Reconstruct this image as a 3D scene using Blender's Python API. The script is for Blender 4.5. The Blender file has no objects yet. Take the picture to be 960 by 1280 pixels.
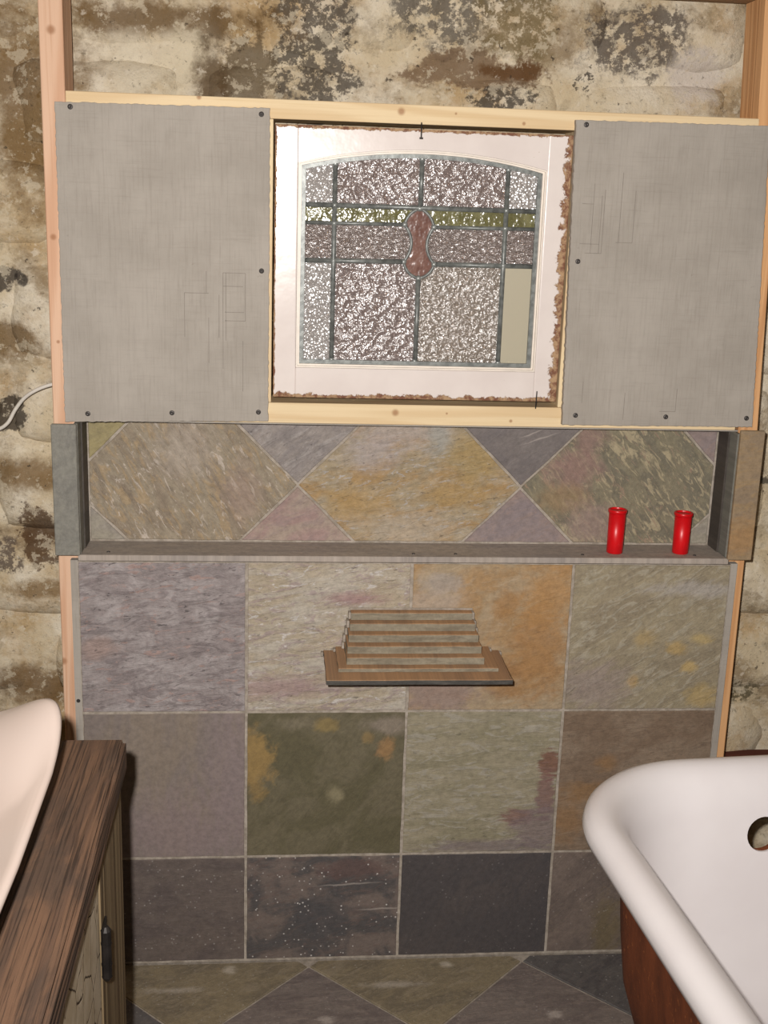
import bpy, bmesh, math, random
from mathutils import Vector, Matrix, noise
from mathutils.geometry import tessellate_polygon

# ---------------------------------------------------------------- camera, world, flash, exposure
S = bpy.context.scene
COL = S.collection
CAM_LOC = Vector((0.35602, -2.13740, 1.49478))
PITCH, YAW, ROLL = 1.31898684, -0.09515661, 0.03310846
CAM_ROT = Matrix.Rotation(YAW, 4, 'Z') @ Matrix.Rotation(PITCH, 4, 'X') @ Matrix.Rotation(ROLL, 4, 'Z')
cam_d = bpy.data.cameras.new('camera')
cam = bpy.data.objects.new('camera', cam_d)
COL.objects.link(cam)
cam.matrix_world = Matrix.Translation(CAM_LOC) @ CAM_ROT
cam_d.sensor_fit = 'VERTICAL'
cam_d.sensor_height = 36.0
cam_d.sensor_width = 27.0
cam_d.lens = 1500 / 1280 * 36.0
cam_d.clip_start = 0.02
S.camera = cam

world = bpy.data.worlds.new('room_ambience')
S.world = world
world.use_nodes = True
world.node_tree.nodes['Background'].inputs[0].default_value = (1.0, 0.93, 0.86, 1)
world.node_tree.nodes['Background'].inputs[1].default_value = 0.10

# the camera's own flash, a little up and to the left of the lens
fl = bpy.data.lights.new('camera_flash', 'SPOT')
fl.energy = 186
fl.color = (1.0, 0.955, 0.915)
fl.spot_size = math.radians(96)
fl.spot_blend = 0.9
fl.shadow_soft_size = 0.012
flo = bpy.data.objects.new('camera_flash', fl)
COL.objects.link(flo)
flo.matrix_world = Matrix.Translation(CAM_LOC + (CAM_ROT @ Vector((-0.045, 0.05, 0)))) @ CAM_ROT @ Matrix.Rotation(math.radians(3), 4, 'X')

S.view_settings.view_transform = 'Standard'
S.view_settings.look = 'None'
S.view_settings.gamma = 1
S.view_settings.use_curve_mapping = False
S.view_settings.exposure = 0.0

R = random.Random(7)

# ---------------------------------------------------------------- material helpers
def lin(c):
    c = c / 255
    return c / 12.92 if c <= 0.04045 else ((c + 0.055) / 1.055) ** 2.4

def C(r, g, b, k=0.9):
    return tuple(min(0.95, lin(v) / k) for v in (r, g, b)) + (1,)

def dull(c, f=0.27):
    y = 0.3 * c[0] + 0.55 * c[1] + 0.15 * c[2]
    return tuple(v + (y - v) * f for v in c[:3]) + (1,)

class G:
    """small node-graph writer"""
    def __init__(s, name, rough=0.7, spec=0.3):
        s.m = bpy.data.materials.new(name)
        s.m.use_nodes = True
        s.t = s.m.node_tree
        s.b = s.t.nodes['Principled BSDF']
        s.out = s.t.nodes['Material Output']
        s.b.inputs['Roughness'].default_value = rough
        s.b.inputs['Specular IOR Level'].default_value = spec
    def n(s, kind, **kw):
        nd = s.t.nodes.new('ShaderNode' + kind)
        for k, v in kw.items():
            if k.startswith('_'):
                nd.inputs[int(k[1:])].default_value = v
            else:
                setattr(nd, k, v)
        return nd
    def l(s, a, b):
        s.t.links.new(a, b)
    def put(s, sock, v):
        if hasattr(v, 'is_output'):
            s.l(v, sock)
        else:
            sock.default_value = v
    def math(s, op, a, b=0.0, clamp=False):
        nd = s.n('Math', operation=op, use_clamp=clamp)
        s.put(nd.inputs[0], a); s.put(nd.inputs[1], b)
        return nd.outputs[0]
    def vmath(s, op, a, b=(0, 0, 0)):
        nd = s.n('VectorMath', operation=op)
        s.put(nd.inputs[0], a); s.put(nd.inputs[1], b)
        return nd.outputs['Value'] if op in ('LENGTH', 'DISTANCE') else nd.outputs[0]
    def mix(s, f, a, b, blend='MIX'):
        nd = s.n('Mix', data_type='RGBA', blend_type=blend)
        s.put(nd.inputs[0], f); s.put(nd.inputs[6], a); s.put(nd.inputs[7], b)
        return nd.outputs[2]
    def rng(s, v, a, b, c=0.0, d=1.0, smooth=True):
        nd = s.n('MapRange', interpolation_type='SMOOTHSTEP' if smooth else 'LINEAR')
        s.put(nd.inputs[0], v)
        for i, q in enumerate((a, b, c, d)):
            nd.inputs[i + 1].default_value = q
        return nd.outputs[0]
    def noise(s, vec, scale, detail=3, rough=0.55, dist=0.0):
        nd = s.n('TexNoise')
        s.l(vec, nd.inputs['Vector'])
        nd.inputs['Scale'].default_value = scale
        nd.inputs['Detail'].default_value = detail
        nd.inputs['Roughness'].default_value = rough
        nd.inputs['Distortion'].default_value = dist
        return nd.outputs['Fac']
    def noisec(s, vec, scale, detail=2):
        nd = s.n('TexNoise')
        s.l(vec, nd.inputs['Vector'])
        nd.inputs['Scale'].default_value = scale
        nd.inputs['Detail'].default_value = detail
        return nd.outputs['Color']
    def voro(s, vec, scale, feature='F1', rnd=1.0):
        nd = s.n('TexVoronoi', feature=feature)
        s.l(vec, nd.inputs['Vector'])
        nd.inputs['Scale'].default_value = scale
        nd.inputs['Randomness'].default_value = rnd
        return nd.outputs['Distance']
    def mapv(s, vec, rot=(0, 0, 0), scale=(1, 1, 1), loc=(0, 0, 0)):
        nd = s.n('Mapping')
        s.l(vec, nd.inputs[0])
        nd.inputs[1].default_value = loc
        nd.inputs[2].default_value = rot
        nd.inputs[3].default_value = scale
        return nd.outputs[0]
    def obj(s):
        return s.n('TexCoord').outputs['Object']
    def pos(s):
        return s.n('NewGeometry').outputs['Position']
    def rand(s):
        return s.n('ObjectInfo').outputs['Random']
    def bump(s, h, strength, dist=0.002, prev=None):
        nd = s.n('Bump')
        nd.inputs['Strength'].default_value = strength
        nd.inputs['Distance'].default_value = dist
        s.l(h, nd.inputs['Height'])
        if prev is not None:
            s.l(prev, nd.inputs['Normal'])
        return nd.outputs[0]
    def done(s, color=None, normal=None, rough=None):
        if color is not None: s.put(s.b.inputs['Base Color'], color)
        if normal is not None: s.l(normal, s.b.inputs['Normal'])
        if rough is not None: s.put(s.b.inputs['Roughness'], rough)
        return s.m

def plain(name, col, rough=0.6, spec=0.3, metal=0.0, var=0.08, scale=60, bump=0.0):
    g = G(name, rough, spec)
    v = g.obj()
    n = g.noise(v, scale, 3)
    f = g.rng(n, 0.3, 0.7, 1 - var, 1 + var)
    c = g.mix(1.0, col, g.n('CombineXYZ').outputs[0], 'MULTIPLY')
    cmb = c.node.inputs[7].links[0].from_node
    for i in range(3): g.l(f, cmb.inputs[i])
    g.b.inputs['Metallic'].default_value = metal
    return g.done(c, g.bump(n, bump, 0.002) if bump else None)

def slate(name, c1, c2, c3, ang=0.0, st=(1, 1), scale=9, streak=0.5, relief=0.5, blobs=(), specks=0.0,
          patch=(0.42, 0.62), floor=False, sk=40, rough=0.62, lo=None, pits=0.0, scratch=(), bmix=0.75, asp=3.2):
    """riven slate: two patchy tones, streaks of a third along the cleft, blobs of mineral colour"""
    g = G(name, rough, 0.25)
    c1, c2, c3 = dull(c1), dull(c2), dull(c3)
    if lo is not None: lo = dull(lo)
    sep = g.n('SeparateXYZ'); g.l(g.obj(), sep.inputs[0])
    cmb = g.n('CombineXYZ')
    g.l(sep.outputs[0], cmb.inputs[0]); g.l(sep.outputs[1 if floor else 2], cmb.inputs[1])
    p = cmb.outputs[0]
    off = g.n('CombineXYZ'); g.l(g.math('MULTIPLY', g.rand(), 37.0), off.inputs[2])
    q = g.vmath('ADD', p, off.outputs[0])
    qa = g.mapv(g.mapv(q, rot=(0, 0, -ang)), scale=(st[0], st[1], 1))
    n1 = g.noise(qa, scale, 6, 0.6, 0.6)
    c = g.mix(g.rng(n1, patch[0], patch[1]), c1, c2)
    qs = g.mapv(g.mapv(q, rot=(0, 0, -ang)), scale=(1.0, asp, 1))
    n2 = g.noise(qs, sk * 0.5, 7, 0.68, 1.2)
    c = g.mix(g.math('MULTIPLY', g.rng(n2, 0.51, 0.60), streak), c, c3)
    if lo is not None:
        n2b = g.noise(qs, sk * 0.7, 6, 0.7, 1.0)
        c = g.mix(g.math('MULTIPLY', g.rng(n2b, 0.575, 0.625), 0.85), c, lo)
    if blobs:
        fb = g.math('MULTIPLY', g.math('SUBTRACT', g.noise(qa, 24, 8, 0.68, 0.4), 0.5), 2.6)
    for bx, by, rx, ry, bc, soft in blobs:
        d = g.vmath('LENGTH', g.vmath('MULTIPLY', g.vmath('SUBTRACT', p, (bx, by, 0)), (1 / rx, 1 / ry, 0)))
        c = g.mix(g.rng(g.math('ADD', d, fb), 1 + soft, 1 - soft, 0.0, bmix), c, dull(bc))
    n3 = g.noise(q, 90, 6, 0.75)
    c = g.mix(g.rng(n3, 0.3, 0.75, 0.0, 0.30), c, (0.02, 0.018, 0.016, 1))
    if pits:
        n4 = g.noise(qs, sk * 1.2, 4, 0.65, 0.6)
        c = g.mix(g.math('MULTIPLY', g.rng(n4, 0.62, 0.68), pits), c, (0.03, 0.026, 0.028, 1))
    if specks:
        vd = g.voro(q, 95)
        keep = g.rng(g.noise(q, 21, 2), 0.42, 0.62)
        c = g.mix(g.math('MULTIPLY', g.math('MULTIPLY', g.rng(vd, 0.22, 0.10), keep), specks), c, C(200, 195, 190))
    for bx, by, ln, w, a in scratch:
        wv = g.n('CombineXYZ'); g.l(g.math('MULTIPLY', g.math('SUBTRACT', g.noise(q, 30, 3), 0.5), 0.006), wv.inputs[1])
        m = g.mapv(g.vmath('SUBTRACT', g.vmath('ADD', p, wv.outputs[0]), (bx, by, 0)), rot=(0, 0, -a))
        m = g.mapv(m, scale=(1 / ln, 1 / w, 0))
        c = g.mix(g.math('MULTIPLY', g.rng(g.vmath('LENGTH', m), 1.0, 0.2), 0.45), c, C(176, 166, 158))
    b1 = g.bump(g.math('ADD', n2, g.math('MULTIPLY', n1, 0.8)), relief, 0.006)
    b2 = g.bump(n3, 0.35, 0.0015, b1)
    return g.done(c, b2)

def wood(name, c1, c2, c3, axis='Z', grain=1.0, rough=0.65, knots=(), dark=0.0, bump=0.2):
    """sawn timber, grain along an axis of the object"""
    g = G(name, rough, 0.25)
    v = g.obj()
    sc = {'X': (0.05, 1, 1), 'Y': (1, 0.05, 1), 'Z': (1, 1, 0.05)}[axis]
    r = g.n('CombineXYZ'); g.l(g.math('MULTIPLY', g.rand(), 19.0), r.inputs[0]); g.l(g.math('MULTIPLY', g.rand(), 9.0), r.inputs[1]); g.l(g.math('MULTIPLY', g.rand(), 11.0), r.inputs[2])
    q = g.mapv(g.vmath('ADD', v, r.outputs[0]), scale=sc)
    n0 = g.noise(q, 14 * grain, 2, 0.5, 0.4)
    rings = g.math('SINE', g.math('MULTIPLY', n0, 46.0))
    c = g.mix(g.rng(rings, -0.6, 1.0), c1, c2)
    sf = tuple(1.0 if k == 1 else 0.018 for k in sc)
    n1 = g.noise(g.mapv(g.vmath('ADD', v, r.outputs[0]), scale=sf), 230 * grain, 5, 0.65)
    c = g.mix(g.rng(n1, 0.45, 0.75, 0.0, 0.65), c, c3)
    if dark:
        nd = g.noise(g.mapv(v, scale=tuple(1.0 if k == 1 else 0.35 for k in sc)), 14, 6, 0.65, 0.5)
        c = g.mix(g.math('MULTIPLY', g.rng(nd, 0.42, 0.62), dark), c, C(72, 60, 52))
        c = g.mix(g.rng(n1, 0.50, 0.62, 0, 0.6), c, C(46, 36, 30))
    for kx, ky, kz, rad in knots:
        d = g.vmath('LENGTH', g.vmath('SUBTRACT', v, (kx, ky, kz)))
        c = g.mix(g.rng(d, rad * 1.5, rad * 0.4, 0, 0.7), c, C(146, 98, 62))
    return g.done(c, g.bump(g.math('ADD', n1, rings), bump, 0.0012))

# ---------------------------------------------------------------- mesh helpers
def link(name, bm, m, parent=None, origin=None, smooth=False):
    bmesh.ops.recalc_face_normals(bm, faces=bm.faces)
    me = bpy.data.meshes.new(name)
    if origin is not None:
        bmesh.ops.translate(bm, verts=bm.verts, vec=-Vector(origin))
    if smooth:
        for f in bm.faces: f.smooth = True
    bm.to_mesh(me); bm.free()
    o = bpy.data.objects.new(name, me)
    COL.objects.link(o)
    if m is not None: me.materials.append(m)
    if origin is not None: o.location = origin
    if parent is not None:
        o.parent = parent
        o.location = Vector(origin or (0, 0, 0)) - parent.location
    return o

def tag(o, label, cat, group=None):
    o['label'] = label; o['category'] = cat
    if group: o['group'] = group
    return o

def struct(o, label=None):
    o['kind'] = 'structure'
    if label: o['label'] = label
    return o

def empty(name, loc=(0, 0, 0)):
    o = bpy.data.objects.new(name, None)
    COL.objects.link(o); o.location = loc
    o.empty_display_size = 0.05
    return o

def box_bm(x0, x1, y0, y1, z0, z1, bev=0.0, seg=1, bm=None):
    own = bm is None
    if own: bm = bmesh.new()
    vs = [bm.verts.new((x, y, z)) for x in (x0, x1) for y in (y0, y1) for z in (z0, z1)]
    fs = [(0, 1, 3, 2), (4, 6, 7, 5), (0, 4, 5, 1), (2, 3, 7, 6), (0, 2, 6, 4), (1, 5, 7, 3)]
    nf = [bm.faces.new([vs[i] for i in f]) for f in fs]
    if bev:
        bmesh.ops.bevel(bm, geom=list({e for f in nf for e in f.edges}), offset=bev, segments=seg, profile=0.6, affect='EDGES')
    return bm

def box(name, x0, x1, y0, y1, z0, z1, m, parent=None, bev=0.001, seg=1):
    bm = box_bm(x0, x1, y0, y1, z0, z1, bev, seg)
    return link(name, bm, m, parent, ((x0 + x1) / 2, (y0 + y1) / 2, (z0 + z1) / 2))

def area(poly):
    return sum(a[0] * b[1] - b[0] * a[1] for a, b in zip(poly, poly[1:] + poly[:1])) / 2

def clip(poly, x0, x1, y0, y1):
    def cut(ps, f, g):
        out = []
        for a, b in zip(ps, ps[1:] + ps[:1]):
            fa, fb = f(a), f(b)
            if fa >= 0: out.append(a)
            if (fa >= 0) != (fb >= 0):
                t = fa / (fa - fb)
                out.append((a[0] + (b[0] - a[0]) * t, a[1] + (b[1] - a[1]) * t))
        return out
    for f in (lambda p: p[0] - x0, lambda p: x1 - p[0], lambda p: p[1] - y0, lambda p: y1 - p[1]):
        poly = cut(poly, f, None)
        if len(poly) < 3: return []
    return poly

def inset(poly, d):
    if area(poly) < 0: poly = poly[::-1]
    out = []
    n = len(poly)
    for i in range(n):
        p0, p1, p2 = Vector(poly[i - 1]), Vector(poly[i]), Vector(poly[(i + 1) % n])
        a, b = (p1 - p0), (p2 - p1)
        if a.length < 1e-7 or b.length < 1e-7:
            out.append(tuple(p1)); continue
        a.normalize(); b.normalize()
        na, nb = Vector((-a.y, a.x)), Vector((-b.y, b.x))
        k = max(0.35, 1 + na.dot(nb))
        out.append(tuple(p1 + (na + nb) * (d / k)))
    return out

def rag(poly, step, amp, rnd):
    out = []
    n = len(poly)
    for i in range(n):
        a, b = Vector(poly[i]), Vector(poly[(i + 1) % n])
        L = (b - a).length
        k = max(1, int(L / step))
        nv = Vector((-(b - a).y, (b - a).x)).normalized() if L > 1e-9 else Vector((0, 0))
        out.append(tuple(a))
        for j in range(1, k):
            out.append(tuple(a + (b - a) * (j / k) + nv * rnd.uniform(-amp, amp)))
    return out

def slab_bm(poly, front, thick, frame, cham=0.0012, rag_step=0.0, rag_amp=0.0, rnd=R, tess=False):
    """polygon extruded into a plate with a chamfered face. frame 'W': (u,v)=(x,z), face towards -y at y=front; 'F': (x,y), face up at z=front"""
    if area(poly) < 0: poly = poly[::-1]
    if rag_step: poly = rag(poly, rag_step, rag_amp, rnd)
    P = (lambda p, d: (p[0], front + d, p[1])) if frame == 'W' else (lambda p, d: (p[0], p[1], front - d))
    bm = bmesh.new()
    inn = inset(poly, cham) if cham else poly
    rings = [[bm.verts.new(P(p, thick)) for p in poly], [bm.verts.new(P(p, cham)) for p in poly]]
    if cham: rings.append([bm.verts.new(P(p, 0)) for p in inn])
    n = len(poly)
    for a, b in zip(rings, rings[1:]):
        for i in range(n):
            bm.faces.new([a[i], a[(i + 1) % n], b[(i + 1) % n], b[i]])
    if tess:
        for tri in tessellate_polygon([[Vector((p[0], p[1], 0)) for p in poly]]):
            bm.faces.new([rings[0][i] for i in tri]); bm.faces.new([rings[-1][i] for i in tri])
    else:
        bm.faces.new(rings[0][::-1]); bm.faces.new(rings[-1])
    return bm

def tile(name, poly, front, thick, frame, m, parent, **kw):
    cx = sum(p[0] for p in poly) / len(poly); cy = sum(p[1] for p in poly) / len(poly)
    o = (cx, front, cy) if frame == 'W' else (cx, cy, front)
    return link(name, slab_bm(poly, front, thick, frame, **kw), m, parent, o)

def tube_bm(pts, r, seg=8, bm=None, caps=True):
    bm = bm or bmesh.new()
    pts = [Vector(p) for p in pts]
    rings = []
    for i, p in enumerate(pts):
        t = (pts[min(i + 1, len(pts) - 1)] - pts[max(i - 1, 0)]).normalized()
        a = t.cross(Vector((0, 1, 0)) if abs(t.y) < 0.9 else Vector((1, 0, 0))).normalized()
        b = t.cross(a)
        rr = r[i] if isinstance(r, (list, tuple)) else r
        rings.append([bm.verts.new(p + (a * math.cos(k / seg * 2 * math.pi) + b * math.sin(k / seg * 2 * math.pi)) * rr) for k in range(seg)])
    for u, v in zip(rings, rings[1:]):
        for k in range(seg):
            bm.faces.new([u[k], u[(k + 1) % seg], v[(k + 1) % seg], v[k]])
    if caps:
        bm.faces.new(rings[0][::-1]); bm.faces.new(rings[-1])
    return bm

def lathe_bm(prof, seg=32, bm=None, c=(0, 0, 0)):
    bm = bm or bmesh.new()
    rings = []
    for r, z in prof:
        if r < 1e-6: rings.append([bm.verts.new((c[0], c[1], c[2] + z))])
        else: rings.append([bm.verts.new((c[0] + r * math.cos(k / seg * 2 * math.pi), c[1] + r * math.sin(k / seg * 2 * math.pi), c[2] + z)) for k in range(seg)])
    for a, b in zip(rings, rings[1:]):
        for k in range(seg):
            k2 = (k + 1) % seg
            q = [a[k % len(a)], a[k2 % len(a)], b[k2 % len(b)], b[k % len(b)]]
            q = list(dict.fromkeys(q))
            if len(q) > 2: bm.faces.new(q)
    return bm

# ================================================================ THE SETTING
# ---- rubble wall behind the partition
def stone_material():
    g = G('old_plastered_rubble', 0.85, 0.15)
    sep = g.n('SeparateXYZ'); g.l(g.pos(), sep.inputs[0])
    cmb = g.n('CombineXYZ'); g.l(sep.outputs[0], cmb.inputs[0]); g.l(sep.outputs[2], cmb.inputs[1])
    p = cmb.outputs[0]
    cream, pale = C(204, 188, 158), C(222, 212, 192)
    n1 = g.noise(p, 5.5, 8, 0.66, 0.15)
    c = g.mix(g.rng(n1, 0.40, 0.62), cream, pale)
    n2 = g.noise(g.mapv(p, loc=(3.1, 8.2, 0)), 4.2, 9, 0.70, 0.15)
    c = g.mix(g.rng(n2, 0.46, 0.66, 0, 0.75), c, C(172, 140, 92))
    n3 = g.noise(g.mapv(p, loc=(9.7, 1.3, 0), scale=(1, 1.5, 1)), 4.6, 9, 0.72, 0.15)
    c = g.mix(g.rng(n3, 0.51, 0.65, 0, 0.7), c, C(128, 106, 76))
    n5 = g.noise(g.mapv(p, loc=(5.0, 5.0, 0)), 9, 9, 0.75, 0.1)
    c = g.mix(g.rng(n5, 0.50, 0.62, 0, 0.5), c, C(140, 124, 100))
    # bare dark patches where the limewash has come off
    n4 = g.noise(g.mapv(p, loc=(2.5, 3.9, 0)), 7.5, 9, 0.72, 0.3)
    c = g.mix(g.rng(n4, 0.635, 0.655, 0, 0.9), c, C(72, 66, 60))
    fl_ = g.noise(p, 42, 7, 0.75)
    fb = g.math('MULTIPLY', g.math('SUBTRACT', g.noise(p, 15, 9, 0.74, 0.1), 0.5), 3.2)
    for bx, by, rx, ry, bc, soft, flake in (
            (0.425, 1.80, 0.075, 0.17, C(74, 68, 62), 0.12, 1), (0.66, 1.86, 0.10, 0.09, C(96, 90, 82), 0.25, 1),
            (0.80, 1.83, 0.07, 0.09, C(120, 104, 72), 0.3, 1), (0.72, 1.735, 0.12, 0.035, C(120, 98, 76), 0.15, 0),
            (0.79, 1.74, 0.06, 0.016, C(96, 66, 38), 0.3, 0), (0.775, 1.69, 0.075, 0.022, C(62, 56, 50), 0.1, 1),
            (1.02, 1.80, 0.10, 0.06, C(88, 80, 74), 0.2, 1), (1.14, 1.74, 0.05, 0.05, C(205, 196, 186), 0.4, 0),
            (0.30, 1.72, 0.045, 0.075, C(104, 90, 70), 0.12, 0), (0.16, 1.80, 0.20, 0.03, C(104, 80, 48), 0.5, 0),
            (0.10, 1.72, 0.055, 0.05, C(214, 204, 182), 0.5, 0), (0.19, 1.74, 0.05, 0.05, C(214, 202, 176), 0.5, 0),
            (0.235, 1.68, 0.03, 0.10, C(88, 68, 44), 0.5, 0),
            (-0.16, 1.33, 0.030, 0.028, C(52, 46, 44), 0.12, 0), (-0.115, 1.335, 0.012, 0.012, C(52, 46, 44), 0.2, 0),
            (-0.09, 1.66, 0.10, 0.16, C(116, 88, 48), 0.6, 0), (-0.15, 1.22, 0.08, 0.035, C(112, 86, 48), 0.5, 0),
            (-0.155, 1.075, 0.038, 0.033, C(48, 40, 36), 0.1, 0),
            (-0.10, 0.96, 0.10, 0.03, C(124, 98, 62), 0.6, 0), (-0.10, 0.84, 0.038, 0.07, C(76, 50, 28), 0.1, 0),
            (-0.17, 0.79, 0.035, 0.035, C(88, 76, 68), 0.2, 1), (-0.09, 0.73, 0.08, 0.02, C(132, 106, 70), 0.5, 0),
            (-0.10, 0.52, 0.12, 0.04, C(110, 84, 52), 0.6, 0),
            (1.37, 0.97, 0.06, 0.02, C(66, 60, 54), 0.15, 1), (1.37, 0.50, 0.05, 0.025, C(84, 76, 54), 0.3, 1)):
        d = g.vmath('LENGTH', g.vmath('MULTIPLY', g.vmath('SUBTRACT', p, (bx, by, 0)), (1 / rx, 1 / ry, 0)))
        f = g.rng(g.math('ADD', d, fb), 1 + soft, 1 - soft, 0.0, 0.85)
        if flake: f = g.math('MULTIPLY', f, g.rng(fl_, 0.56, 0.50))
        c = g.mix(f, c, bc)
    # flakes of old limewash still holding on
    fk = g.noise(g.mapv(p, loc=(7.7, 2.2, 0)), 26, 9, 0.74)
    c = g.mix(g.rng(fk, 0.545, 0.575, 0, 0.55), c, C(206, 194, 170))
    # pits and grain
    nf = g.noise(p, 75, 7, 0.8)
    c = g.mix(g.rng(nf, 0.54, 0.68, 0, 0.6), c, C(70, 56, 40))
    vc = g.noise(p, 40, 5, 0.7)
    c = g.mix(g.rng(vc, 0.64, 0.68, 0, 0.8), c, C(58, 50, 42))
    c = g.mix(g.rng(vc, 0.40, 0.32, 0, 0.5), c, C(226, 216, 198))
    h = g.math('ADD', g.math('MULTIPLY', g.noise(p, 22, 7, 0.7), 1.0), g.math('MULTIPLY', nf, 0.35))
    return g.done(c, g.bump(h, 0.8, 0.010))

M_STONE = stone_material()
M_PLASTER = plain('limewashed_plaster', C(205, 190, 165), 0.85, 0.15, var=0.15, scale=6, bump=0.3)

WX0, WX1, WZ1 = -1.3, 2.5, 2.5
def stone_wall():
    bm = bmesh.new()
    nx, nz = 96, 64
    g = []
    for j in range(nz + 1):
        row = []
        for i in range(nx + 1):
            x = WX0 + (WX1 - WX0) * i / nx; z = WZ1 * j / nz
            y = 0.205 + 0.014 * noise.noise((x * 9, z * 9, 1.0)) + 0.006 * noise.noise((x * 25, z * 25, 4.0))
            row.append(bm.verts.new((x, y, z)))
        g.append(row)
    for j in range(nz):
        for i in range(nx):
            bm.faces.new([g[j][i], g[j][i + 1], g[j + 1][i + 1], g[j + 1][i]])
    # give the wall its thickness
    e = [ed for ed in bm.edges if len(ed.link_faces) == 1]
    r = bmesh.ops.extrude_edge_only(bm, edges=e)
    nv = [v for v in r['geom'] if isinstance(v, bmesh.types.BMVert)]
    for v in nv: v.co.y = 0.45
    w = struct(link('wall_back', bm, M_STONE, smooth=True), 'old rubble stone wall with flaking limewash behind the new partition')
    rnd = random.Random(11)
    z = 0.0
    while z < WZ1 - 0.05:
        h = min(rnd.uniform(0.13, 0.22), WZ1 - z)
        x = WX0 + rnd.uniform(-0.15, 0.0)
        while x < WX1:
            wd = rnd.uniform(0.17, 0.40)
            a, b = max(x, WX0), min(x + wd, WX1)
            if b - a > 0.06:
                stone(w, a, b, z, z + h, rnd)
            x += wd
        z += h
    return w

def stone(w, x0, x1, z0, z1, rnd):
    bm = bmesh.new()
    cx, cz = (x0 + x1) / 2, (z0 + z1) / 2
    hx, hz = (x1 - x0) / 2 - 0.004, (z1 - z0) / 2 - 0.004
    n, m = 9, 7
    dep = rnd.uniform(0.012, 0.030)
    tilt = rnd.uniform(-0.35, 0.35), rnd.uniform(-0.3, 0.3)
    sd = rnd.uniform(0, 100)
    G_ = []
    for j in range(m + 1):
        row = []
        for i in range(n + 1):
            u, v = -1 + 2 * i / n, -1 + 2 * j / m
            # squircle mapping rounds the corners off
            k = 1 - 0.16 * (u * u * v * v)
            wob = 1 + 0.10 * noise.noise((u * 1.3 + sd, v * 1.3, sd))
            px, pz = cx + hx * u * k * min(wob, 1.04), cz + hz * v * k * min(wob, 1.04)
            e = max(abs(u), abs(v))
            f = (1 - e ** 3.2)
            y = 0.206 - f * dep * (1 + tilt[0] * u + tilt[1] * v) - 0.007 * f * noise.noise((px * 16, pz * 16, sd)) + (0.012 if e > 0.99 else 0)
            row.append(bm.verts.new((px, y, pz)))
        G_.append(row)
    for j in range(m):
        for i in range(n):
            bm.faces.new([G_[j][i], G_[j][i + 1], G_[j + 1][i + 1], G_[j + 1][i]])
    back = []
    ring = [G_[0][i] for i in range(n)] + [G_[j][n] for j in range(m)] + [G_[m][i] for i in range(n, 0, -1)] + [G_[j][0] for j in range(m, 0, -1)]
    bk = [bm.verts.new((q.co.x, 0.24, q.co.z)) for q in ring]
    for i in range(len(ring)):
        k = (i + 1) % len(ring)
        bm.faces.new([ring[i], bk[i], bk[k], ring[k]])
    bm.faces.new(bk)
    link('stone', bm, M_STONE, w, (cx, 0.2, cz), smooth=True)

stone_wall()

struct(box('wall_left', -1.4, -1.3, -3.2, 0.45, 0, 2.5, M_PLASTER, bev=0), 'plain limewashed side wall beyond the vanity')
struct(box('wall_right', 2.5, 2.6, -3.2, 0.45, 0, 2.5, M_PLASTER, bev=0), 'plain limewashed side wall beyond the bathtub')
struct(box('ceiling', -1.4, 2.6, -3.2, 0.45, 2.5, 2.56, M_PLASTER, bev=0), 'plain pale ceiling above the bathroom')

# ---- grout
gg = G('cement_grout', 0.9, 0.1)
_v = gg.pos()
gg.done(gg.mix(gg.rng(gg.noise(_v, 60, 4, 0.7), 0.3, 0.7), C(138, 128, 116), C(172, 162, 150)), gg.bump(gg.noise(_v, 160, 3), 0.4, 0.001))
M_GROUT = gg.m

# ---- slate kinds
M_A1 = slate('slate_mauve_riven', C(152, 138, 136), C(172, 160, 158), C(128, 114, 114), 0.12, (1, 1.6), 16, 0.6, 0.9, pits=0.6, lo=C(176, 142, 132), sk=34,
             blobs=((-0.12, -0.02, 0.03, 0.02, C(170, 140, 128), 0.6),))
M_A2 = slate('slate_cream_riven', C(180, 162, 132), C(188, 176, 156), C(166, 142, 140), 0.14, (1, 4), 9, 0.7, 0.8, pits=0.45, lo=C(206, 198, 190), sk=42,
             blobs=((-0.1, -0.10, 0.1, 0.02, C(170, 136, 134), 0.8), (0.05, 0.08, 0.05, 0.012, C(164, 120, 118), 0.7)))
M_A3 = slate('slate_ochre', C(172, 146, 106), C(172, 132, 74), C(186, 160, 124), 0.25, (1, 1.4), 10, 0.35, 0.35, pits=0.2,
             blobs=((0.10, -0.03, 0.05, 0.10, C(170, 116, 36), 0.5), (0.03, 0.07, 0.03, 0.03, C(168, 116, 34), 0.5), (0.115, 0.085, 0.05, 0.06, C(182, 128, 44), 0.6),
                    (0.03, -0.08, 0.03, 0.04, C(164, 112, 40), 0.5), (-0.10, -0.11, 0.08, 0.05, C(150, 124, 116), 0.5), (-0.10, 0.11, 0.035, 0.02, C(160, 150, 140), 0.5),
                    (-0.11, 0.03, 0.05, 0.08, C(176, 154, 132), 0.6)))
M_A4 = slate('slate_olive_beige', C(158, 142, 108), C(146, 130, 100), C(176, 166, 142), 0.55, (1, 2.6), 8, 0.55, 0.5, pits=0.25,
             blobs=((0.09, 0.10, 0.085, 0.014, C(170, 160, 150), 0.7), (0.09, -0.06, 0.014, 0.012, C(196, 160, 70), 0.5), (0.06, -0.02, 0.02, 0.012, C(186, 150, 66), 0.5),
                    (0.12, -0.12, 0.03, 0.02, C(182, 150, 70), 0.6), (0.11, 0.0, 0.02, 0.01, C(190, 160, 80), 0.6), (-0.02, -0.09, 0.012, 0.012, C(190, 150, 60), 0.5),
                    (-0.10, -0.10, 0.07, 0.045, C(152, 132, 122), 0.6), (0.0, 0.0, 0.02, 0.015, C(176, 146, 80), 0.7)))
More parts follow.
